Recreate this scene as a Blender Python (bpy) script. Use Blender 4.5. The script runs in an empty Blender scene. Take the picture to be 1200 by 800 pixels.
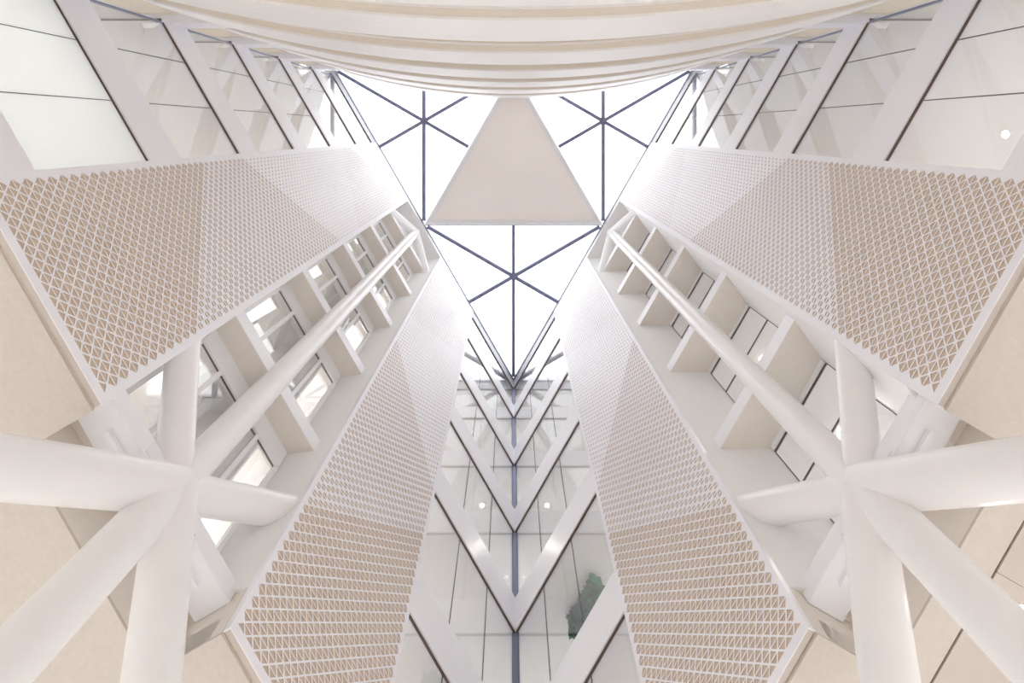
import bpy, bmesh, math, random
import numpy as np
from mathutils import Vector, Matrix

random.seed(7)
scene = bpy.context.scene
COL = scene.collection
PI = math.pi

# ------------------------------------------------------------------ camera, sky, exposure
# X = image right, Y = image down, Z = up.  The camera stands on the lobby floor and looks straight up.
FLOOR_Z = -1.6
cam_data = bpy.data.cameras.new('camera')
cam = bpy.data.objects.new('camera', cam_data)
COL.objects.link(cam)
cam.location = (-0.11, 0.0, 0.0)
cam.rotation_euler = (PI, 0.0, 0.0)
cam_data.sensor_width = 36.0
cam_data.lens = 667.0 / 1200.0 * 36.0
cam_data.shift_x = 0.5 / 1200.0
cam_data.shift_y = -246.0 / 1200.0
cam_data.clip_start = 0.05
cam_data.clip_end = 300.0
scene.camera = cam

SKY = 1.72
world = bpy.data.worlds.new('overcast_sky')
scene.world = world
world.use_nodes = True
wn = world.node_tree.nodes
wn['Background'].inputs['Color'].default_value = (0.93, 0.96, 1.0, 1.0)
wn['Background'].inputs['Strength'].default_value = SKY

scene.view_settings.view_transform = 'Standard'
scene.view_settings.look = 'None'
scene.view_settings.exposure = 1.14
scene.view_settings.gamma = 1.0
scene.view_settings.use_curve_mapping = False
scene.cycles.max_bounces = 14
scene.cycles.diffuse_bounces = 10
scene.cycles.glossy_bounces = 6
scene.cycles.transparent_max_bounces = 32
scene.cycles.transmission_bounces = 4
scene.cycles.sample_clamp_indirect = 6.0
scene.cycles.caustics_reflective = False
scene.cycles.caustics_refractive = False

# ------------------------------------------------------------------ materials
def srgb(r, g, b):
    f = lambda c: (c / 255 / 12.92) if c / 255 <= 0.04045 else ((c / 255 + 0.055) / 1.055) ** 2.4
    return (f(r), f(g), f(b), 1.0)

def mat(name, col, rough=0.5, spec=0.5, grain=0.0, grain_scale=20.0, stretch=(1, 1, 1), bump=0.0, metal=0.0, contrast=None):
    m = bpy.data.materials.new(name)
    m.use_nodes = True
    nt = m.node_tree
    b = nt.nodes['Principled BSDF']
    b.inputs['Base Color'].default_value = col
    b.inputs['Roughness'].default_value = rough
    b.inputs['Specular IOR Level'].default_value = spec
    b.inputs['Metallic'].default_value = metal
    if grain > 0 or bump > 0:
        tc = nt.nodes.new('ShaderNodeTexCoord')
        mp = nt.nodes.new('ShaderNodeMapping')
        mp.inputs['Scale'].default_value = stretch
        nz = nt.nodes.new('ShaderNodeTexNoise')
        nz.inputs['Scale'].default_value = grain_scale
        nz.inputs['Detail'].default_value = 5.0
        nz.inputs['Roughness'].default_value = 0.6
        nt.links.new(tc.outputs['Object'], mp.inputs['Vector'])
        nt.links.new(mp.outputs['Vector'], nz.inputs['Vector'])
        if grain > 0:
            mx = nt.nodes.new('ShaderNodeMix')
            mx.data_type = 'RGBA'
            lo = tuple(max(0, c * (1 - grain)) for c in col[:3]) + (1,)
            hi = tuple(min(1, c * (1 + grain)) for c in col[:3]) + (1,)
            mx.inputs[6].default_value = lo
            mx.inputs[7].default_value = hi
            rp = nt.nodes.new('ShaderNodeValToRGB')
            rp.color_ramp.elements[0].position = 0.3
            rp.color_ramp.elements[1].position = 0.7
            nt.links.new(nz.outputs['Fac'], rp.inputs['Fac'])
            nt.links.new(rp.outputs['Color'], mx.inputs[0])
            nt.links.new(mx.outputs[2], b.inputs['Base Color'])
        if bump > 0:
            bp = nt.nodes.new('ShaderNodeBump')
            bp.inputs['Strength'].default_value = bump
            bp.inputs['Distance'].default_value = 0.02
            nt.links.new(nz.outputs['Fac'], bp.inputs['Height'])
            nt.links.new(bp.outputs['Normal'], b.inputs['Normal'])
    return m

def glass_mat(name, tint, f0=0.045, frost=0.0, gain=1.0):
    """clear architectural pane: straight-through transmission plus angle dependent mirror reflection"""
    m = bpy.data.materials.new(name)
    m.use_nodes = True
    nt = m.node_tree
    nt.nodes.clear()
    out = nt.nodes.new('ShaderNodeOutputMaterial')
    geo = nt.nodes.new('ShaderNodeNewGeometry')
    dot = nt.nodes.new('ShaderNodeVectorMath'); dot.operation = 'DOT_PRODUCT'
    nt.links.new(geo.outputs['Normal'], dot.inputs[0]); nt.links.new(geo.outputs['Incoming'], dot.inputs[1])
    def math_(op, a, b=None):
        n = nt.nodes.new('ShaderNodeMath'); n.operation = op
        for i, v in enumerate((a, b)):
            if v is None: continue
            if isinstance(v, (int, float)): n.inputs[i].default_value = v
            else: nt.links.new(v, n.inputs[i])
        return n.outputs[0]
    c = math_('ABSOLUTE', dot.outputs['Value'])
    s = math_('SUBTRACT', 1.0, c)
    p = math_('POWER', s, 5.0)
    f = math_('ADD', math_('MULTIPLY', p, 1 - f0), f0)
    f = math_('MINIMUM', math_('MULTIPLY', f, gain), 1.0)
    tr = nt.nodes.new('ShaderNodeBsdfTransparent'); tr.inputs['Color'].default_value = tint
    gl = nt.nodes.new('ShaderNodeBsdfGlossy'); gl.inputs['Roughness'].default_value = 0.0
    gl.inputs['Color'].default_value = (0.97, 0.98, 0.98, 1)
    base = tr.outputs[0]
    if frost > 0:
        df = nt.nodes.new('ShaderNodeBsdfDiffuse'); df.inputs['Color'].default_value = (0.86, 0.87, 0.86, 1)
        tl = nt.nodes.new('ShaderNodeBsdfTranslucent'); tl.inputs['Color'].default_value = (0.9, 0.91, 0.905, 1)
        a = nt.nodes.new('ShaderNodeMixShader'); a.inputs[0].default_value = 0.6
        nt.links.new(df.outputs[0], a.inputs[1]); nt.links.new(tl.outputs[0], a.inputs[2])
        b2 = nt.nodes.new('ShaderNodeMixShader'); b2.inputs[0].default_value = frost
        nt.links.new(tr.outputs[0], b2.inputs[1]); nt.links.new(a.outputs[0], b2.inputs[2])
        base = b2.outputs[0]
    mx = nt.nodes.new('ShaderNodeMixShader')
    nt.links.new(f, mx.inputs[0]); nt.links.new(base, mx.inputs[1]); nt.links.new(gl.outputs[0], mx.inputs[2])
    nt.links.new(mx.outputs[0], out.inputs['Surface'])
    return m

def emit_mat(name, col, strength):
    m = bpy.data.materials.new(name)
    m.use_nodes = True
    nt = m.node_tree
    b = nt.nodes['Principled BSDF']
    b.inputs['Base Color'].default_value = (0.9, 0.9, 0.9, 1)
    b.inputs['Emission Color'].default_value = col
    b.inputs['Emission Strength'].default_value = strength
    return m

M = {
    'paint':   mat('white_satin_paint', srgb(241, 241, 244), 0.35, 0.4, 0.012, 3.0),
    'panel':   mat('perforated_white_lacquer', srgb(242, 241, 245), 0.42, 0.4),
    'tan':     mat('tan_acoustic_felt', srgb(213, 195, 178), 0.9, 0.1, 0.05, 60.0),
    'tube':    mat('glossy_white_steel_paint', srgb(242, 240, 239), 0.28, 0.5, 0.012, 2.5),
    'band':    mat('white_slab_edge', srgb(241, 240, 244), 0.32, 0.4, 0.01, 2.0),
    'stone':   mat('cream_plaster_soffit', srgb(211, 202, 192), 0.75, 0.2, 0.035, 14.0, bump=0.25),
    'pink':    mat('pale_pink_board', srgb(205, 194, 185), 0.6, 0.2, 0.015, 6.0),
    'soffit':  mat('beige_soffit_paint', srgb(233, 226, 218), 0.6, 0.2, 0.015, 4.0),
    'room':    mat('white_room_paint', srgb(240, 239, 238), 0.6, 0.2),
    'grey':    mat('pale_grey_room_board', srgb(226, 226, 223), 0.5, 0.3),
    'gasket':  mat('dark_bronze_gasket', srgb(98, 80, 72), 0.5, 0.3),
    'joint':   mat('grey_silicone_joint', srgb(92, 88, 96), 0.5, 0.3),
    'mullion': mat('blue_grey_aluminium', srgb(126, 130, 156), 0.35, 0.5, metal=0.2),
    'rafter':  mat('slate_blue_rafter_paint', srgb(120, 122, 148), 0.4, 0.4),
    'frame':   mat('off_white_window_frame', srgb(239, 239, 240), 0.35, 0.4),
    'plaster': mat('pale_rose_plaster', srgb(250, 242, 236), 0.7, 0.2, 0.02, 0.35),
    'drum':    mat('ivory_ribbed_render', srgb(242, 239, 236), 0.55, 0.25, 0.045, 1.6, (0.35, 1.0, 22.0), bump=0.35),
    'drumtan': mat('sand_render_soffit', srgb(233, 224, 211), 0.8, 0.15, 0.05, 9.0, (0.6, 6.0, 6.0), bump=0.2),
    'floor':   mat('pale_limestone_floor', srgb(236, 235, 234), 0.5, 0.3, 0.03, 2.0),
    'leaf':    mat('green_leaf', srgb(66, 128, 96), 0.5, 0.3, 0.5, 5.0),
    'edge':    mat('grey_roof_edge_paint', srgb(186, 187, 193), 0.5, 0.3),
    'glass':   glass_mat('clear_glazing', (0.96, 0.955, 0.95, 1), 0.05, gain=1.2),
    'roofglass': glass_mat('skylight_glass', (0.99, 0.99, 0.99, 1), 0.02, gain=0.6),
    'frosted': glass_mat('frosted_glazing', (0.96, 0.97, 0.96, 1), 0.04, frost=0.92),
    'lamp':    emit_mat('lamp_lens', (1.0, 0.95, 0.86, 1), 60.0),
}

# ------------------------------------------------------------------ helpers
class MB:
    def __init__(self):
        self.v = []; self.f = []; self.mi = []; self.sm = []
    def add(self, vs, fs, mi=0, smooth=False):
        o = len(self.v)
        self.v.extend([tuple(p) for p in vs])
        for f in fs:
            self.f.append(tuple(o + i for i in f)); self.mi.append(mi); self.sm.append(smooth)
        return self
    def hexa(self, p, mi=0):
        """8 points: bottom ring 0-3, top ring 4-7"""
        return self.add(p, [(3, 2, 1, 0), (4, 5, 6, 7), (0, 1, 5, 4), (1, 2, 6, 5), (2, 3, 7, 6), (3, 0, 4, 7)], mi)
    def prism(self, poly, z0, z1, mi=0):
        n = len(poly)
        vs = [(x, y, z0) for x, y in poly] + [(x, y, z1) for x, y in poly]
        fs = [tuple(range(n - 1, -1, -1)), tuple(range(n, 2 * n))] + [(i, (i + 1) % n, n + (i + 1) % n, n + i) for i in range(n)]
        return self.add(vs, fs, mi)
    def box(self, x0, x1, y0, y1, z0, z1, mi=0):
        return self.prism([(x0, y0), (x1, y0), (x1, y1), (x0, y1)], z0, z1, mi)
    def tube(self, p0, p1, r0, r1=None, n=40, caps=True, mi=0):
        r1 = r0 if r1 is None else r1
        p0 = Vector(p0); p1 = Vector(p1); ax = (p1 - p0).normalized()
        a = ax.orthogonal().normalized(); b = ax.cross(a)
        vs = []
        for p, r in ((p0, r0), (p1, r1)):
            for k in range(n):
                t = 2 * PI * k / n
                vs.append(p + a * (r * math.cos(t)) + b * (r * math.sin(t)))
        self.add(vs, [(k, (k + 1) % n, n + (k + 1) % n, n + k) for k in range(n)], mi, True)
        if caps:
            self.add([vs[k] for k in range(n)], [tuple(range(n - 1, -1, -1))], mi)
            self.add([vs[n + k] for k in range(n)], [tuple(range(n))], mi)
        return self
    def lathe(self, cx, cy, prof, n=48, mi=0):
        vs = []
        for r, z in prof:
            for k in range(n):
                t = 2 * PI * k / n
                vs.append((cx + r * math.cos(t), cy + r * math.sin(t), z))
        fs = []
        for i in range(len(prof) - 1):
            for k in range(n):
                fs.append((i * n + k, i * n + (k + 1) % n, (i + 1) * n + (k + 1) % n, (i + 1) * n + k))
        return self.add(vs, fs, mi, True)
    def bar(self, p0, p1, w, z0, z1, mi=0):
        """a bar in plan from p0 to p1, width w, between two heights"""
        p0 = Vector(p0[:2]); p1 = Vector(p1[:2]); d = (p1 - p0).normalized(); q = Vector((-d.y, d.x)) * (w / 2)
        return self.prism([tuple(p0 - q), tuple(p1 - q), tuple(p1 + q), tuple(p0 + q)], z0, z1, mi)
    def build(self, name, mats, parent=None, bevel=0.0):
        me = bpy.data.meshes.new(name)
        off = parent['_base'] if (parent is not None and '_base' in parent) else (0, 0, 0)
        me.from_pydata([(x - off[0], y - off[1], z - off[2]) for x, y, z in self.v], [], self.f)
        if not isinstance(mats, (list, tuple)): mats = [mats]
        for m in mats: me.materials.append(m)
        me.polygons.foreach_set('material_index', self.mi)
        me.polygons.foreach_set('use_smooth', self.sm)
        bm = bmesh.new(); bm.from_mesh(me)
        bmesh.ops.recalc_face_normals(bm, faces=bm.faces)
        bm.to_mesh(me); bm.free()
        me.update()
        o = bpy.data.objects.new(name, me)
        COL.objects.link(o)
        if parent is not None: o.parent = parent
        if bevel > 0:
            b = o.modifiers.new('bevel', 'BEVEL'); b.width = bevel; b.segments = 2; b.limit_method = 'ANGLE'
        return o

def root(name, loc, label=None, cat=None, group=None, kind=None):
    o = bpy.data.objects.new(name, None)
    COL.objects.link(o)
    o.location = loc
    o.empty_display_size = 0.3
    o['_base'] = list(loc)
    tag(o, label, cat, group, kind)
    return o

def tag(o, label=None, cat=None, group=None, kind=None):
    if label: o['label'] = label
    if cat: o['category'] = cat
    if group: o['group'] = group
    if kind: o['kind'] = kind
    return o

# wall frame: s runs along the wall towards the far corner, d goes outward behind the wall face, z up
D = 7.0
C3, S3 = math.sqrt(3) / 2, 0.5
def W(side, s, d, z):
    return (side * (-C3 * (D + d) + S3 * s), S3 * (D + d) + C3 * s, z)
def mitre(d):
    return math.sqrt(3) * (D + d)
def wbox(mb, side, s0, s1, d0, d1, z0, z1, mi=0):
    """box in the wall frame; s1='m' ends on the mitre plane of the corner"""
    a = [s1 if s1 != 'm' else mitre(d0), s1 if s1 != 'm' else mitre(d1)]
    p = [(s0, d0), (a[0], d0), (a[1], d1), (s0, d1)]
    if side < 0: p = p[::-1]
    return mb.prism([W(side, s, d, 0)[:2] for s, d in p], z0, z1, mi)
def wpoly(mb, side, pts, z0, z1, mi=0):
    if side < 0: pts = pts[::-1]
    return mb.prism([W(side, s, d, 0)[:2] for s, d in pts], z0, z1, mi)

ROOF = 32.0
LEFT, RIGHT = 1, -1
SIDE = {1: 'left', -1: 'right'}
FLOORS = [8, 12, 16, 20, 24, 28]
ORD = {8: 'first', 12: 'second', 16: 'third', 20: 'fourth', 24: 'fifth', 28: 'sixth'}
BAY0, BAY1 = 0.4, 4.0

# ------------------------------------------------------------------ the setting
fl = MB().box(-30, 30, -30, 30, FLOOR_Z - 0.3, FLOOR_Z).build('floor', M['floor'])
tag(fl, 'pale limestone lobby floor under the atrium', kind='structure')

# roof slab over everything beside the glazed triangle
V0 = (0.0, 2 * D); V1 = W(1, -8.083, 0, 0)[:2]; V2 = W(-1, -8.083, 0, 0)[:2]
M01 = W(1, 2.02, 0, 0)[:2]; M02 = W(-1, 2.02, 0, 0)[:2]; M12 = (0.0, V1[1])
rs = MB()
for sd in (1, -1):
    wpoly(rs, sd, [(-8.08, 0.0), (mitre(0), 0.0), (mitre(9), 9.0), (-8.08, 9.0)], ROOF + 0.02, ROOF + 0.5)
rs.box(-16, 16, -9, V1[1], ROOF + 0.02, ROOF + 0.5)
rf = rs.build('ceiling', M['room'])
tag(rf, 'white roof slab around the glazed triangles', kind='structure')

for sd in (1, -1):
    # floor plates of the rooms behind each wall, and the outer wall of spandrels
    w = root('wall_' + SIDE[sd], W(sd, 2, 7, FLOOR_Z), 'white storeys of rooms behind the %s glazed wall' % SIDE[sd], kind='structure')
    for z in FLOORS:
        mb = MB()
        wbox(mb, sd, -7.6, BAY0, 0.35, 7.0, z, z + 0.35)
        wbox(mb, sd, -13.0, -7.6, 0.75, 7.0, z + 0.26, z + 0.35)
        wbox(mb, sd, BAY1, 'm', 0.35, 7.0, z, z + 0.35)
        wbox(mb, sd, BAY0, BAY1, 1.45, 7.0, z + (0.6 if z > 8 else 0.0), z + 0.95)
        mb.build('floor_plate', M['room'], w)
        mb = MB()
        wbox(mb, sd, -13.0, BAY1, 7.0, 7.2, z - 0.1, z + 2.4)
        wbox(mb, sd, BAY1, 'm', 7.0, 7.2, z - 0.1, z + 2.85)
        mb.build('spandrel', M['room'], w)
    mb = MB()
    wbox(mb, sd, -13.0, 'm', 7.0, 7.2, FLOOR_Z, FLOOR_Z + 1.2)
    wbox(mb, sd, -13.0, 'm', 7.0, 7.2, FLOOR_Z + 3.3, 8.0)
    mb.build('lobby_outer_wall', M['room'], w)
    mb = MB(); wbox(mb, sd, -13.2, -13.0, 1.5, 7.2, FLOOR_Z, ROOF); mb.build('end_wall', M['room'], w)
    for s in (-7.6, -2.5, 2.5, 7.5, 12.5):
        wbox(MB(), sd, s, s + 0.5, 6.5, 7.0, FLOOR_Z, ROOF).build('pillar', M['room'], w)

    # underside of the first floor, at the foot of the panels
    so = root('ceiling', W(sd, 2, 3, 8.0), 'cream plaster soffit over the lobby on the %s' % SIDE[sd], kind='structure')
    parts = []
    if sd > 0:
        parts = [[(-7.6, 0.126), (BAY0, 0.126), (BAY0, 7.2), (-7.6, 7.2)],
                 [(BAY0 + 0.004, 1.25), (BAY1 - 0.004, 1.25), (BAY1 - 0.004, 7.2), (BAY0 + 0.004, 7.2)],
                 [(BAY1, 0.126), (mitre(0.126), 0.126), (mitre(7.2), 7.2), (BAY1, 7.2)]]
    else:
        parts = [[(-7.6, 0.126), (BAY0, 0.126), (BAY0, 1.825), (-7.6, 1.825)],
                 [(BAY0 + 0.004, 1.25), (BAY1 - 0.004, 1.25), (BAY1 - 0.004, 1.825), (BAY0 + 0.004, 1.825)],
                 [(BAY1, 0.126), (mitre(0.126), 0.126), (mitre(1.825), 1.825), (BAY1, 1.825)]]
    for p in parts:
        wpoly(MB(), sd, p, 7.96, 8.0).build('plaster_panel', M['stone'], so)
    if sd < 0:
        mb = MB(); wbox(mb, sd, -7.6, 'm', 1.825, 1.865, 7.985, 8.0); mb.build('shadow_joint', M['gasket'], so)
        s_ = -7.6
        while s_ < 12:
            e_ = min(s_ + 2.4, 15)
            for d0, d1 in ((1.865, 4.2), (4.206, 7.2)):
                wbox(MB(), sd, s_, e_ - 0.006, d0, d1, 7.96, 8.0).build('board', M['pink'], so)
            s_ = e_
    # sides of the pocket that the column passes through
    mb = MB()
    wbox(mb, sd, BAY0, BAY1, 1.25, 1.32, 8.0, 8.94)
    wbox(mb, sd, BAY0 - 0.06, BAY0, 0.13, 1.32, 8.0, 8.94)
    wbox(mb, sd, BAY1, BAY1 + 0.06, 0.13, 1.32, 8.0, 8.94)
    wbox(mb, sd, BAY0, BAY1, 0.98, 1.32, 8.80, 8.94)
    if sd > 0: _b0, _b1, _wd = 0.48, 3.63, 1.01
    else: _b0, _b1, _wd = 1.0, 3.23, 1.41
    wpoly(mb, sd, [(BAY0, 0.135), (_b0, _wd), (_b0, 1.42), (BAY0, 1.42)], 8.79, 8.94)
    wpoly(mb, sd, [(_b1, _wd), (BAY1, 0.135), (BAY1, 1.42), (_b1, 1.42)], 8.79, 8.94)
    mb.build('pocket_lining', M['soffit'], so)

# ------------------------------------------------------------------ perforated panels
A = 0.2353                # cell width of the diamond lattice
NC = 15
def half_cell_tri(up, e, b):
    """upper (or lower) triangle of the diamond, hole inset e from the edges and b from the cross bar"""
    h = A / 2
    r2 = e * math.sqrt(2)
    out = [(-h, 0), (h, 0), (0, h)]
    inn = [(-(h - b - r2), b), (h - b - r2, b), (0, h - r2)]
    return out, inn
def half_cell_disc(r, b, n=5):
    h = A / 2
    out = [(-h, 0), (h, 0), (0, h)]
    a0 = math.asin(b / r)
    inn = [(r * math.cos(PI - a0 - (PI - 2 * a0) * k / n), r * math.sin(PI - a0 - (PI - 2 * a0) * k / n)) for k in range(n + 1)]
    inn = inn[::-1]      # starts at the right end of the bar, over the top, to the left end
    return out, inn
def cell_template(style, up):
    """verts (s, z, depth), faces, mat index of one half cell"""
    if style[0] == 'tri':
        out, inn = half_cell_tri(up, style[1], style[2])
        ring_links = [(0, 0, 1, 1), (1, 1, 2, 2), (2, 2, 0, 0)]
        vs = [(x, y, 0) for x, y in out] + [(x, y, 0) for x, y in inn] + [(x, y, 1) for x, y in inn]
        fs = [(0, 1, 4, 3), (1, 2, 5, 4), (2, 0, 3, 5)]; mi = [0, 0, 0]
        for i in range(3):
            j = (i + 1) % 3
            fs.append((3 + i, 3 + j, 6 + j, 6 + i)); mi.append(1)
    else:
        out, inn = half_cell_disc(style[1], style[2])
        n = len(inn)
        vs = [(x, y, 0) for x, y in out] + [(x, y, 0) for x, y in inn] + [(x, y, 1) for x, y in inn]
        fs = []; mi = []
        # inn[0] right end ... inn[n-1] left end ; corners: 0 L, 1 R, 2 T
        half = n // 2
        for i in range(n - 1):
            c = 1 if i < half - 1 else (2 if i == half - 1 else 0)
            if i == half - 1:
                fs.append((1, 2, 3 + i)); mi.append(0)
                fs.append((2, 3 + i + 1, 3 + i)); mi.append(0)
                fs.append((2, 0, 3 + i + 1)); mi.append(0)
            else:
                fs.append((c, 3 + i + 1, 3 + i)); mi.append(0)
        fs.append((0, 1, 3, 3 + n - 1)); mi.append(0)
        for i in range(n):
            j = (i + 1) % n
            fs.append((3 + i, 3 + j, 3 + n + j, 3 + n + i)); mi.append(1)
    if not up:
        vs = [(x, -y, d) for x, y, d in vs]
    return vs, fs, mi

STYLES = [('tri', 0.0135, 0.0095), ('disc', 0.066, 0.016), ('disc', 0.038, 0.009), ('disc', 0.047, 0.010), ('disc', 0.034, 0.008)]
THICK = 0.012
def perforated_panel(side, s_lo, s_hi, mirror, label):
    z_lo, z_hi = 8.0, 31.95
    wdt = s_hi - s_lo
    mid = (s_lo + s_hi) / 2
    base = W(side, mid, 0.05, z_lo)
    r = root('perforated_panel', base, label, 'wall panel', 'perforated white wall panels')
    s0 = mid - NC * A / 2
    zb = z_lo + 0.13
    NR = int((z_hi - 0.06 - zb) / (A / 2)); NR -= NR % 2
    # zone boundaries are 45 degree lines zigzagging over the panel
    def zone(s, z):
        x = (s - s_lo) if not mirror else (s_hi - s)
        if z < 14.2 - x: return 0
        if z < 15.9 + x: return 1
        if z < 25.3 - x: return 2
        if z < 26.6 + x: return 3
        return 4
    cells = {}
    fill = []
    for j in range(NR + 1):
        z = zb + j * A / 2
        odd = j % 2
        n = NC if not odd else NC - 1
        for i in range(n):
            s = s0 + A * (i + 0.5 + 0.5 * odd)
            zn = zone(s, z)
            if j < NR: cells.setdefault((zn, True), []).append((s, z))
            if j > 0: cells.setdefault((zn, False), []).append((s, z))
        if odd:
            fill.append([(s0, z - A / 2), (s0 + A / 2, z), (s0, z + A / 2)])
            e = s0 + NC * A
            fill.append([(e, z - A / 2), (e, z + A / 2), (e - A / 2, z)])
    for zn in range(5):
        V = []; F = []; MI = []; o = 0
        for up in (True, False):
            cs = cells.get((zn, up), [])
            if not cs: continue
            tv, tf, tm = cell_template(STYLES[zn], up)
            tv = np.array(tv)
            c = np.array(cs)
            S = c[:, 0][:, None] + tv[:, 0][None]
            Z = c[:, 1][:, None] + tv[:, 1][None]
            Dp = np.broadcast_to(tv[:, 2][None] * THICK, S.shape)
            X = side * (-C3 * (D + Dp) + S3 * S) - base[0]
            Y = S3 * (D + Dp) + C3 * S - base[1]
            P = np.stack([X, Y, Z - base[2]], -1).reshape(-1, 3)
            V.append(P)
            nv = len(tv)
            # left wall, upper half: template is counter-clockwise seen with s right, z up -> flip to face the atrium
            flip = (side > 0) != (not up)
            for k in range(len(cs)):
                b = o + k * nv
                for f in tf:
                    F.append(tuple(b + i for i in (f[::-1] if flip else f)))
            MI.extend(tm * len(cs))
            o += nv * len(cs)
        me = bpy.data.meshes.new('perforated_sheet')
        me.from_pydata(np.concatenate(V).tolist(), [], F)
        me.materials.append(M['panel']); me.materials.append(M['tan'])
        me.polygons.foreach_set('material_index', MI)
        me.update()
        ob = bpy.data.objects.new('perforated_sheet', me); COL.objects.link(ob); ob.parent = r
    # plain border with the stepped infill, and folded edges
    mb = MB()
    e = s0 + NC * A; zt = zb + NR * A / 2
    wbox(mb, side, s_lo, s0, 0, THICK, z_lo, z_hi)
    wbox(mb, side, e, s_hi, 0, THICK, z_lo, z_hi)
    wbox(mb, side, s0, e, 0, THICK, z_lo, zb)
    wbox(mb, side, s0, e, 0, THICK, zt, z_hi)
    for t in fill:
        vs = [W(side, s, 0.0, z) for s, z in t] + [W(side, s, THICK, z) for s, z in t]
        mb.add(vs, [(0, 1, 2), (5, 4, 3), (0, 1, 4, 3), (1, 2, 5, 4), (2, 0, 3, 5)])
    wbox(mb, side, s_lo, s_lo + 0.02, THICK, 0.12, z_lo, z_hi)
    wbox(mb, side, s_hi - 0.02, s_hi, THICK, 0.12, z_lo, z_hi)
    mb.build('border', M['panel'], r)
    mb = MB(); wbox(mb, side, s_lo + 0.02, s_hi - 0.02, THICK, 0.106, z_lo, z_lo + 0.02)
    mb.build('bottom_edge', M['pink'], r)
    mb = MB(); wbox(mb, side, s_lo + 0.02, s_hi - 0.02, THICK + 0.001, THICK + 0.02, z_lo + 0.02, z_hi)
    mb.build('backing', M['tan'], r)
    return r

P1 = (-3.33, 0.4); P2 = (4.0, 7.62)
perforated_panel(LEFT, *P1, False, 'white perforated wall panel left of the left steel column, beside the frosted glazing')
perforated_panel(LEFT, *P2, True, 'white perforated wall panel between the left steel column and the V-shaped glass corner')
perforated_panel(RIGHT, *P1, False, 'white perforated wall panel right of the right steel column, beside the lamp-lit clear glazing')
perforated_panel(RIGHT, *P2, True, 'white perforated wall panel between the right steel column and the V-shaped glass corner')

# ------------------------------------------------------------------ slab edge bands and glazing
WING = (-7.6, P1[0]); VEE = (P2[1], 'm')
win_n = [0]; trim_n = [0]
BAND_H = 1.1
TOPZ = 31.15
def window_unit(sd, s0, s1, z0, z1, frosted, label, joints):
    win_n[0] += 1
    sm = s0 if s1 == 'm' else (s0 + s1) / 2
    r = root('window_%d' % win_n[0], W(sd, sm, 0.07, z0), label, kind='structure')
    edges = [s0] + joints + [s1]
    for a, b in zip(edges[:-1], edges[1:]):
        mb = MB()
        wbox(mb, sd, a + 0.008, b if b == 'm' else b - 0.008, 0.06, 0.08, z0, z1 - 0.035)
        mb.build('pane', M['frosted'] if frosted else M['glass'], r)
    for j in joints:
        mb = MB(); wbox(mb, sd, j - 0.006, j + 0.006, 0.054, 0.080, z0, z1 - 0.035)
        mb.build('joint', M['joint'], r)
    mb = MB(); wbox(mb, sd, s0, s1, 0.035, 0.083, z1 - 0.03, z1); mb.build('gasket', M['gasket'], r)
    if s0 == WING[0]:
        mb = MB(); wbox(mb, sd, s0 - 0.05, s0, 0.05, 0.11, z0, z1 - 0.035); mb.build('end_mullion', M['mullion'], r)
        # glazed return beside the balconies
        p = W(sd, s0, 0.1, 0)
        mb = MB(); mb.box(min(p[0], p[0] - sd * 2.5), max(p[0], p[0] - sd * 2.5), p[1] - 0.12, p[1] - 0.1, z0, z1 - 0.035)
        mb.build('return_pane', M['frosted'] if frosted else M['glass'], r)
        mb = MB(); mb.box(min(p[0], p[0] - sd * 2.5), max(p[0], p[0] - sd * 2.5), p[1] - 0.14, p[1] - 0.08, z1 - 0.035, z1)
        mb.build('gasket', M['gasket'], r)
    else:
        mb = MB(); wbox(mb, sd, s0 - 0.004, s0 + 0.006, 0.0, 0.12, z0, z1 - 0.035); mb.build('jamb', M['frame'], r)

for sd in (1, -1):
    for z in FLOORS:
        for s0, s1, nm in ((WING[0], WING[1], 'outer'), (VEE[0], 'm', 'corner')):
            trim_n[0] += 1
            mb = MB(); wbox(mb, sd, s0, s1, 0.0, 0.35, z, z + BAND_H)
            t = mb.build('trim_%d' % trim_n[0], M['band'])
            tag(t, 'white slab edge band of the %s floor in the %s %s wall' % (ORD[z], SIDE[sd], nm), kind='structure')
        z1 = z + 4 if z < 28 else TOPZ
        window_unit(sd, WING[0], WING[1], z + BAND_H, z1, sd > 0 and z == 8,
                    '%s glass bay above the %s floor band beside the %s outer panel' % ('frosted' if sd > 0 and z == 8 else 'clear', ORD[z], SIDE[sd]),
                    [-6.3, -4.83])
        window_unit(sd, VEE[0], 'm', z + BAND_H, z1, False,
                    'clear glass bay above the %s floor band, %s half of the V corner' % (ORD[z], SIDE[sd]), [9.12, 10.65])
    trim_n[0] += 1
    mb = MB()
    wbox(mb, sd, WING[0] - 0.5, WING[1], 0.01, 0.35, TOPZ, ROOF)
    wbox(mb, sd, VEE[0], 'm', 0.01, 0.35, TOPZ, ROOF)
    mb2 = MB(); wbox(mb2, sd, BAY0, BAY1, 0.004, 0.9, 31.55, ROOF)
    t = mb2.build('trim_%d' % (100 + trim_n[0]), M['room']); tag(t, 'pale soffit over the head of the %s steel column' % SIDE[sd], kind='structure')
    t = mb.build('trim_%d' % trim_n[0], M['edge']); tag(t, 'pale grey roof edge beam along the %s wall' % SIDE[sd], kind='structure')

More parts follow.
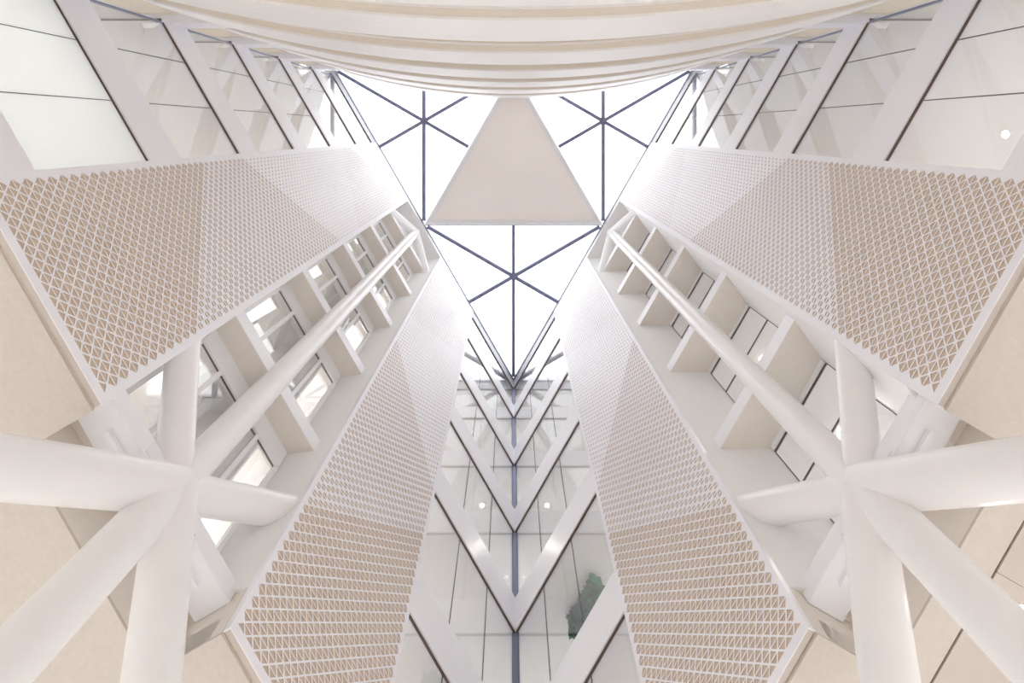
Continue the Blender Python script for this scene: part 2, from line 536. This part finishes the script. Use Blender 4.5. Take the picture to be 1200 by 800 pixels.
# corner post of the V, in one length per storey
for z in FLOORS:
    z0, z1 = z + BAND_H, (z + 4 if z < 28 else TOPZ) - 0.035
    yc = 2 * (D + 0.03)
    win_n[0] += 1
    r = root('window_%d' % win_n[0], (0, yc, z0), 'blue grey corner post of the V glazing above the %s floor band' % ORD[z], kind='structure')
    MB().prism([(-0.08, yc - 0.005), (0.08, yc - 0.005), (0.08, yc + 0.3), (-0.08, yc + 0.3)], z0, z1).build('mullion', M['mullion'], r)
    for x in (-0.083, 0.083):
        MB().box(x - 0.014, x + 0.014, yc - 0.025, yc + 0.02, z0, z1).build('cover_strip', M['rafter'], r)
    MB().box(-0.012, 0.012, yc - 0.018, yc - 0.005, z0, z1).build('cover_strip', M['rafter'], r)

# landings that close the outer glazing towards the balconies
for sd in (1, -1):
    for z in FLOORS:
        trim_n[0] += 1
        p = W(sd, WING[0], 0.0, 0)
        x0, x1 = sorted((p[0] - sd * 2.6, p[0] + sd * 2.4))
        mb = MB(); mb.box(x0, x1, p[1] - 0.62, p[1] - 0.02, z + 0.25, z + BAND_H, 0)
        mb.box(x0, x1, p[1] - 3.2, p[1] - 0.25, z, z + 0.25, 1)
        t = mb.build('trim_%d' % trim_n[0], [M['band'], M['drumtan']])
        tag(t, 'white landing edge of the %s floor between the %s glazing and the curved balconies' % (ORD[z], SIDE[sd]), kind='structure')

# ------------------------------------------------------------------ column bays between the panels
for sd in (1, -1):
    BF, BZ = 0.42, 0.6            # slab edge of the bay: depth behind the wall face, height above the band foot
    if sd > 0:
        wd, ws0, ws1, head = 0.95, 0.48, 3.63, 0.56
    else:
        wd, ws0, ws1, head = 1.35, 1.0, 3.23, 0.15
    # splayed side walls
    for k, (a, b) in enumerate(((BAY0, ws0), (BAY1, ws1))):
        trim_n[0] += 1
        o = -0.05 if k == 0 else 0.05
        mb = MB()
        wpoly(mb, sd, [(a, 0.125), (b, wd + 0.06), (b + o * 1.5, wd + 0.06), (a + o, 0.125)], 8.78, 31.55)
        t = mb.build('trim_%d' % trim_n[0], M['room'])
        tag(t, 'cream splayed side wall of the %s column bay' % SIDE[sd], kind='structure')
    for z in FLOORS:
        zb = z + BZ
        if z > 8:
            trim_n[0] += 1
            mb = MB()
            lerp = lambda d: (BAY0 + (ws0 - BAY0) * (d - 0.125) / (wd - 0.065), BAY1 + (ws1 - BAY1) * (d - 0.125) / (wd - 0.065))
            c0, c1 = lerp(BF); a0, a1 = lerp(BF + 0.2); b0, b1 = lerp(wd + 0.03)
            wpoly(mb, sd, [(c0, BF), (c1, BF), (a1, BF + 0.2), (a0, BF + 0.2)], zb + 0.008, zb + 0.4, 0)
            wpoly(mb, sd, [(a0, BF + 0.2), (a1, BF + 0.2), (b1, wd + 0.03), (b0, wd + 0.03)], zb, zb + 0.4, 1)
            wpoly(mb, sd, [(c0, BF + 0.002), (c1, BF + 0.002), (a1, BF + 0.2), (a0, BF + 0.2)], zb, zb + 0.007, 1)
            t = mb.build('trim_%d' % trim_n[0], [M['band'], M['soffit']])
            tag(t, 'white slab edge with beige soffit at the %s floor of the %s column bay' % (ORD[z], SIDE[sd]), kind='structure')
        z0 = zb + 0.4 if z > 8 else 8.95
        z1 = (zb + 4 if z < 28 else 31.55)
        win_n[0] += 1
        r = root('window_%d' % win_n[0], W(sd, 2.2, wd, z0), 'tall window of the %s floor behind the %s steel column' % (ORD[z], SIDE[sd]), kind='structure')
        fz = z1 - head
        mb = MB(); wbox(mb, sd, ws0, ws1, wd, wd + 0.10, fz, z1 - 0.002); mb.build('head', M['frame'], r)
        mb = MB(); wbox(mb, sd, ws0, ws1, wd + 0.025, wd + 0.06, fz - 0.03, fz); mb.build('gasket', M['gasket'], r)
        if sd > 0:
            mb = MB(); wbox(mb, sd, ws0, ws1, wd - 0.03, wd + 0.08, fz - 0.02, fz + 0.21); mb.build('frame', M['frame'], r)
            xs = [ws0 + 0.03 + (ws1 - ws0 - 0.06) * i / 4 for i in range(5)]
            for i, x in enumerate(xs):
                mb = MB(); wbox(mb, sd, x - 0.05, x + 0.05, wd - 0.02, wd + 0.08, z0, fz - 0.02); mb.build('mullion', M['frame'], r)
            for a, b in zip(xs[:-1], xs[1:]):
                mb = MB(); wbox(mb, sd, a + 0.05, b - 0.05, wd + 0.03, wd + 0.05, z0, fz - 0.035); mb.build('pane', M['glass'], r)
        else:
            tz = fz - 1.15
            for x in (ws0, (ws0 + ws1) / 2, ws1):
                mb = MB(); wbox(mb, sd, x - 0.008, x + 0.008, wd + 0.035, wd + 0.055, z0, fz - 0.035); mb.build('joint', M['joint'], r)
            mb = MB(); wbox(mb, sd, ws0, ws1, wd + 0.03, wd + 0.06, tz - 0.012, tz + 0.012); mb.build('transom', M['gasket'], r)
            for a, b in ((ws0, (ws0 + ws1) / 2), ((ws0 + ws1) / 2, ws1)):
                for (c, e) in ((z0, tz - 0.015), (tz + 0.015, fz - 0.035)):
                    mb = MB(); wbox(mb, sd, a + 0.012, b - 0.012, wd + 0.035, wd + 0.055, c, e); mb.build('pane', M['glass'], r)
        # partition and duct in the room behind, seen through the glass
        if z1 < 31 and sd > 0:
            trim_n[0] += 1
            mb = MB()
            p0 = W(sd, 1.3, wd + 0.5, 0); p1 = W(sd, 3.4, wd + 3.2, 0)
            mb.bar(p0, p1, 0.35, z1 - 0.75, z1 + 0.0, 0)
            p0 = W(sd, 3.1, wd + 0.3, 0); p1 = W(sd, 0.6, wd + 2.0, 0)
            if sd > 0: mb.bar(p0, p1, 0.16, z0, z1, 1)
            t = mb.build('trim_%d' % trim_n[0], [M['grey'], M['room']])
            tag(t, 'boxed ceiling duct and partition in the room of the %s floor behind the %s column' % (ORD[z], SIDE[sd]), kind='structure')

# ------------------------------------------------------------------ steel columns with diagonal braces
NODE_S, NODE_D, NODE_Z = 2.12, 0.42, 8.85
def steel_column(sd, label):
    bx, by, _ = W(sd, NODE_S, NODE_D, 0)
    r = root('steel_column', (bx, by, FLOOR_Z), label, 'column', 'branching white steel columns')
    prof = [(0.0, FLOOR_Z), (0.33, FLOOR_Z), (0.33, 7.9), (0.30, 9.6), (0.285, 11.9)]
    rr = 0.27
    for z in (12, 16, 20, 24, 28):
        prof += [(rr + 0.004, z + 0.5), (rr + 0.012, z + 0.8), (rr, z + 1.1)]
        rr -= 0.008
        prof += [(rr, z + 2.6)]
    prof += [(rr, 31.3), (rr * 0.8, 31.48), (0.0, 31.5)]
    MB().lathe(bx, by, prof).build('shaft', M['tube'], r)
    q = lambda s, z: W(sd, s, NODE_D, z)
    for k in (-1, 1):
        MB().tube(q(NODE_S + 0.0 * k, NODE_Z), q(NODE_S + 9.1 * k, FLOOR_Z), 0.345).build('brace', M['tube'], r)
        MB().tube(q(NODE_S, NODE_Z - 0.05), q(NODE_S + 2.15 * k, NODE_Z + 2.2), 0.285).build('brace', M['tube'], r)
        MB().tube(q(NODE_S, 31.2), q(NODE_S + 2.1 * k, 28.3), 0.22).build('brace', M['tube'], r)
        # box girder welded to the column, spanning to the side of the bay
        a_, b_ = (BAY0 + 0.004, NODE_S - 0.2) if k < 0 else (NODE_S + 0.2, BAY1 - 0.004)
        mb = MB(); wbox(mb, sd, a_, b_, 0.36, 0.98, 8.62, 8.94); g = mb.build('girder', M['paint'], r, bevel=0.02)
        sc_ = (a_ + b_) / 2 + 0.1 * k
        mb = MB(); wbox(mb, sd, sc_ - 0.25, sc_ + 0.25, 0.60, 0.68, 8.55, 8.62); mb.build('bracket', M['paint'], r)
        mb = MB(); wpoly(mb, sd, [(NODE_S + k * 0.2, 0.34), (NODE_S + k * 0.75, 0.345), (NODE_S + k * 0.75, 0.36), (NODE_S + k * 0.2, 0.36)] if k > 0 else [(NODE_S + k * 0.75, 0.345), (NODE_S + k * 0.2, 0.34), (NODE_S + k * 0.2, 0.36), (NODE_S + k * 0.75, 0.36)], 8.68, 8.88)
        mb.build('stiffener_plate', M['paint'], r)
    return r
steel_column(LEFT, 'branching white tubular steel column rising in the left window bay, clear of any lit lamp')
steel_column(RIGHT, 'branching white tubular steel column rising in the right window bay, with lit lamps behind it')

# ------------------------------------------------------------------ roof: three skylights round a plaster triangle
def inset(tri, w):
    c = Vector(((tri[0][0] + tri[1][0] + tri[2][0]) / 3, (tri[0][1] + tri[1][1] + tri[2][1]) / 3))
    inr = 10.1 / (2 * math.sqrt(3))
    return [tuple(c + (Vector(p) - c) * (1 - w / inr)) for p in tri]
def skylight(tri, label):
    c = Vector(((tri[0][0] + tri[1][0] + tri[2][0]) / 3, (tri[0][1] + tri[1][1] + tri[2][1]) / 3))
    r = root('skylight', (c.x, c.y, ROOF), label, 'skylight', 'triangular roof lights')
    T = [Vector(p) for p in tri]
    mids = [(T[i] + T[(i + 1) % 3]) / 2 for i in range(3)]
    for q_, e in enumerate(T + mids):
        d = (e - c).normalized()
        L = (e - c).length - (0.17 if q_ < 3 else 0.0)
        MB().bar(c + d * 0.12, c + d * (L - 0.05), 0.185, ROOF, ROOF + 0.3).build('rafter', M['rafter'], r)
    MB().lathe(c.x, c.y, [(0.0, ROOF - 0.02), (0.15, ROOF - 0.02), (0.15, ROOF + 0.3), (0.0, ROOF + 0.3)], 24).build('hub', M['rafter'], r)
    tri_ = inset(tri, 0.012)
    I = [Vector(p) for p in inset(tri, 0.04)]
    for i in range(3):
        a, b = Vector(tri_[i]), Vector(tri_[(i + 1) % 3]); ia, ib = I[i], I[(i + 1) % 3]
        mb = MB(); mb.prism([tuple(a), tuple(b), tuple(ib), tuple(ia)], ROOF, ROOF + 0.15); mb.build('perimeter_frame', M['rafter'], r)
        for p, q in ((a, (a + b) / 2), ((a + b) / 2, b)):
            g = (p + q + c) / 3
            pts = [tuple(g + (v - g) * 0.995) for v in (p, q, c)]
            MB().prism(pts, ROOF + 0.31, ROOF + 0.33).build('pane', M['roofglass'], r)
    return r
skylight([V1, M01, M12], 'glazed triangular skylight over the left wall, upper left of the plaster triangle')
skylight([V2, M12, M02], 'glazed triangular skylight over the right wall, upper right of the plaster triangle')
skylight([V0, M02, M01], 'glazed triangular skylight pointing at the V glass corner, below the plaster triangle')

tri = [M01, M02, M12]
r = root('ceiling_panel', (0, 2.3, ROOF - 0.1), 'solid pale rose plaster triangle in the middle of the glazed roof', 'ceiling panel')
I1 = [Vector(p) for p in inset(tri, 0.03)]; I2 = [Vector(p) for p in inset(tri, 0.17)]; I3 = [Vector(p) for p in inset(tri, 0.27)]
for i in range(3):
    j = (i + 1) % 3
    MB().prism([tuple(I1[i]), tuple(I1[j]), tuple(I2[j]), tuple(I2[i])], ROOF - 0.2, ROOF + 0.2).build('frame_bar', M['frame'], r)
    MB().prism([tuple(I2[i]), tuple(I2[j]), tuple(I3[j]), tuple(I3[i])], ROOF - 0.1, ROOF + 0.2).build('inner_bead', M['frame'], r)
MB().prism([tuple(p) for p in I3], ROOF + 0.0, ROOF + 0.2).build('plaster_board', M['plaster'], r)

# ------------------------------------------------------------------ curved balconies on the third side
RC = 31.0
def curve_sweep(mb, prof, mi=0, n=56, xw=9.95, smooth=False):
    """closed profile (y offset, z) swept along the shallow convex curve of the balcony front"""
    m = len(prof)
    vs = []
    for i in range(n + 1):
        x = -xw + 2 * xw * i / n
        th = math.asin(x / RC)
        yc = -1.85 - (RC - RC * math.cos(th))
        for o, z in prof:
            vs.append((x * (1 + o * 0.0 / RC), yc + o, z))
    fs = [(i * m + k, i * m + (k + 1) % m, (i + 1) * m + (k + 1) % m, (i + 1) * m + k) for i in range(n) for k in range(m)]
    fs += [tuple(range(m)), tuple(n * m + k for k in range(m - 1, -1, -1))]
    return mb.add(vs, fs, mi, smooth)
BAL = [(5.5, 8.45), (9.5, 11.75), (13.5, 15.85), (17.5, 19.95), (21.5, 23.9), (25.5, 28.0), (29.5, 31.74)]
BNAME = ['lowest visible', 'second lowest', 'third lowest', 'fourth lowest', 'third highest', 'second highest', 'topmost']
for (zb, zt), nm in zip(BAL, BNAME):
    r = root('curved_balcony', (0, -1.85, zb), '%s of the curved ivory balcony fronts stacked on the third side' % nm, 'balcony', 'stacked curved balconies')
    mb = MB(); curve_sweep(mb, [(0, zb), (0, zt - 0.03), (-0.03, zt), (-0.22, zt), (-0.22, zb + 0.3), (-0.05, zb + 0.3), (-0.05, zb)]); mb.build('parapet', M['drum'], r)
    mb = MB(); curve_sweep(mb, [(-0.052, zb + 0.012), (-0.052, zb + 0.25), (-2.4, zb + 0.25), (-2.4, zb + 0.012)]); mb.build('soffit', M['drumtan'], r)
    mb = MB(); curve_sweep(mb, [(-0.19, zb - 0.03), (-0.19, zb + 0.012), (-0.235, zb + 0.012), (-0.235, zb - 0.03)]); mb.build('light_rib', M['drum'], r)
    if zt < 31:
        mb = MB(); curve_sweep(mb, [(-0.28, zt + 0.16), (-0.28, zt + 0.2), (-0.33, zt + 0.2), (-0.33, zt + 0.16)])
        mb.build('handrail', M['paint'], r)
        for i in range(13):
            x = -9.6 + 19.2 * i / 12
            yc = -1.85 - (RC - math.sqrt(RC * RC - x * x))
            MB().box(x - 0.015, x + 0.015, yc - 0.32, yc - 0.29, zb + 0.25, zt + 0.16).build('handrail_bracket', M['paint'], r)
mb = MB(); mb.box(-13, 13, -8.5, -8.2, FLOOR_Z, ROOF)
t = mb.build('wall_back', M['drum']); tag(t, 'ivory rendered wall behind the curved balconies', kind='structure')

# ------------------------------------------------------------------ lamps
def downlight(p, label, watts, r_=0.075, spot=True):
    o = root('downlight', p, label, 'lamp', 'lit spot lamps')
    x, y, z = p
    MB().lathe(x, y, [(r_, z), (r_ + 0.025, z - 0.012), (r_ + 0.03, z), (r_ + 0.03, z + 0.0)], 24).build('trim_ring', M['frame'], o)
    MB().lathe(x, y, [(0.0, z - 0.006), (r_, z - 0.006), (r_, z - 0.001), (0.0, z - 0.001)], 24).build('lens', M['lamp'], o)
    ld = bpy.data.lights.new('lamp_light', 'SPOT'); ld.energy = watts; ld.color = (1.0, 0.97, 0.94)
    ld.spot_size = math.radians(150); ld.spot_blend = 0.8; ld.shadow_soft_size = r_
    lo = bpy.data.objects.new('lamp_light', ld); COL.objects.link(lo); lo.parent = o; lo.location = (0, 0, -0.03)
    return o
downlight(W(RIGHT, -5.1, 1.95, 12.0), 'lit downlight in the room ceiling behind the right outer glazing', 120)
downlight(W(LEFT, 10.8, 0.55, 20.0), 'lit downlight behind the left half of the V glass corner', 10, 0.06)
downlight(W(RIGHT, 10.8, 0.55, 20.0), 'lit downlight behind the right half of the V glass corner', 10, 0.06)
downlight(W(RIGHT, 2.3, 2.42, 7.958), 'lit downlight in the board soffit beside the right diagonal brace', 150, 0.08)

downlight(W(RIGHT, 2.13, 2.58, 12.58), 'lit downlight in the second floor room behind the right steel column', 60, 0.06)
downlight(W(RIGHT, 2.13, 2.58, 16.58), 'lit downlight in the third floor room behind the right steel column', 60, 0.06)
# unseen fill downlights, added further out under both soffits to brighten the lower atrium
for sd in (1, -1):
    for s_, where in ((-6.0, 'closest to the curved balconies'), (-2.0, 'second out from the balconies'), (2.0, 'level with the steel column'),
                      (6.0, 'behind the corner panel'), (10.0, 'closest to the V corner')):
        downlight(W(sd, s_, 4.6, 7.958), 'unseen fill downlight added under the %s soffit, %s' % (SIDE[sd], where), 155, 0.09)

def ceiling_light(side, s0, s1, d0, d1, z, label, power=2.6):
    r = root('ceiling_light', W(side, (s0 + s1) / 2, (d0 + d1) / 2, z), label, 'lamp', 'luminous ceiling lights')
    mb = MB(); wbox(mb, side, s0, s1, d0, d1, z - 0.05, z - 0.001); mb.build('housing', M['frame'], r)
    mb = MB(); wbox(mb, side, s0 + 0.03, s1 - 0.03, d0 + 0.03, d1 - 0.03, z - 0.06, z - 0.051); mb.build('diffuser', emit_mat('luminous_diffuser', (1.0, 0.99, 0.95, 1), power), r)
ceiling_light(LEFT, -7.3, -4.6, 1.6, 3.6, 12.0, 'broad fill ceiling light added to brighten the frosted glass bay')  # room light added so that the frosted panes come out brighter
for z, nm in ((12, 'first'), (16, 'second'), (20, 'third'), (24, 'fourth'), (28, 'fifth')):
    ceiling_light(LEFT, 0.5, 1.0, 1.55, 2.9, z + 0.58, 'small luminous ceiling light in the %s room up behind the left steel column' % nm, 0.5)
    ceiling_light(LEFT, 0.8, 3.6, 3.3, 5.2, z + 0.58, 'unseen fill light added deep in the %s room up behind the left steel column' % nm, 6.0)  # set back out of view, added only to light the room

# ------------------------------------------------------------------ plants behind the glass
def hanging_plant(side, s_mid, d, z_top, length, drop, leafmat, n, label):
    base = W(side, s_mid, d, z_top)
    r = root('hanging_plant', base, label, 'plant')
    mb = MB(); wbox(mb, side, s_mid - length / 2, s_mid + length / 2, d - 0.12, d + 0.12, z_top - 0.16, z_top); mb.build('trough', M['grey'], r)
    rnd = random.Random(5)
    mb = MB()
    for i in range(n):
        s_ = s_mid + (rnd.random() - 0.5) * length
        edge = 1 - abs((s_ - s_mid) / (length / 2)) ** 3 * 0.5
        z_ = z_top - 0.1 - rnd.random() * drop * edge
        d_ = d + (rnd.random() - 0.5) * 0.36
        c = Vector(W(side, s_, d_, z_))
        w = 0.07 + rnd.random() * 0.06; l = w * 1.5
        ax = Vector((rnd.random() - .5, rnd.random() - .5, -0.4 - rnd.random() * .4)).normalized()
        sd_ = ax.orthogonal().normalized(); nr = ax.cross(sd_)
        vs = [c - ax * l, c - ax * 0.3 * l + sd_ * w, c + ax * 0.4 * l + sd_ * w * .8, c + ax * l, c + ax * 0.4 * l - sd_ * w * .8, c - ax * 0.3 * l - sd_ * w, c + nr * 0.012, c - nr * 0.004]
        mb.add(vs, [(i_, (i_ + 1) % 6, 6) for i_ in range(6)] + [((i_ + 1) % 6, i_, 7) for i_ in range(6)])
    o = mb.build('foliage', leafmat, r); o['kind'] = 'stuff'
    return r
hanging_plant(RIGHT, 10.35, 1.23, 15.98, 1.35, 0.8, M['leaf'], 900, 'dense green trailing plant behind the right half of the V glass corner')
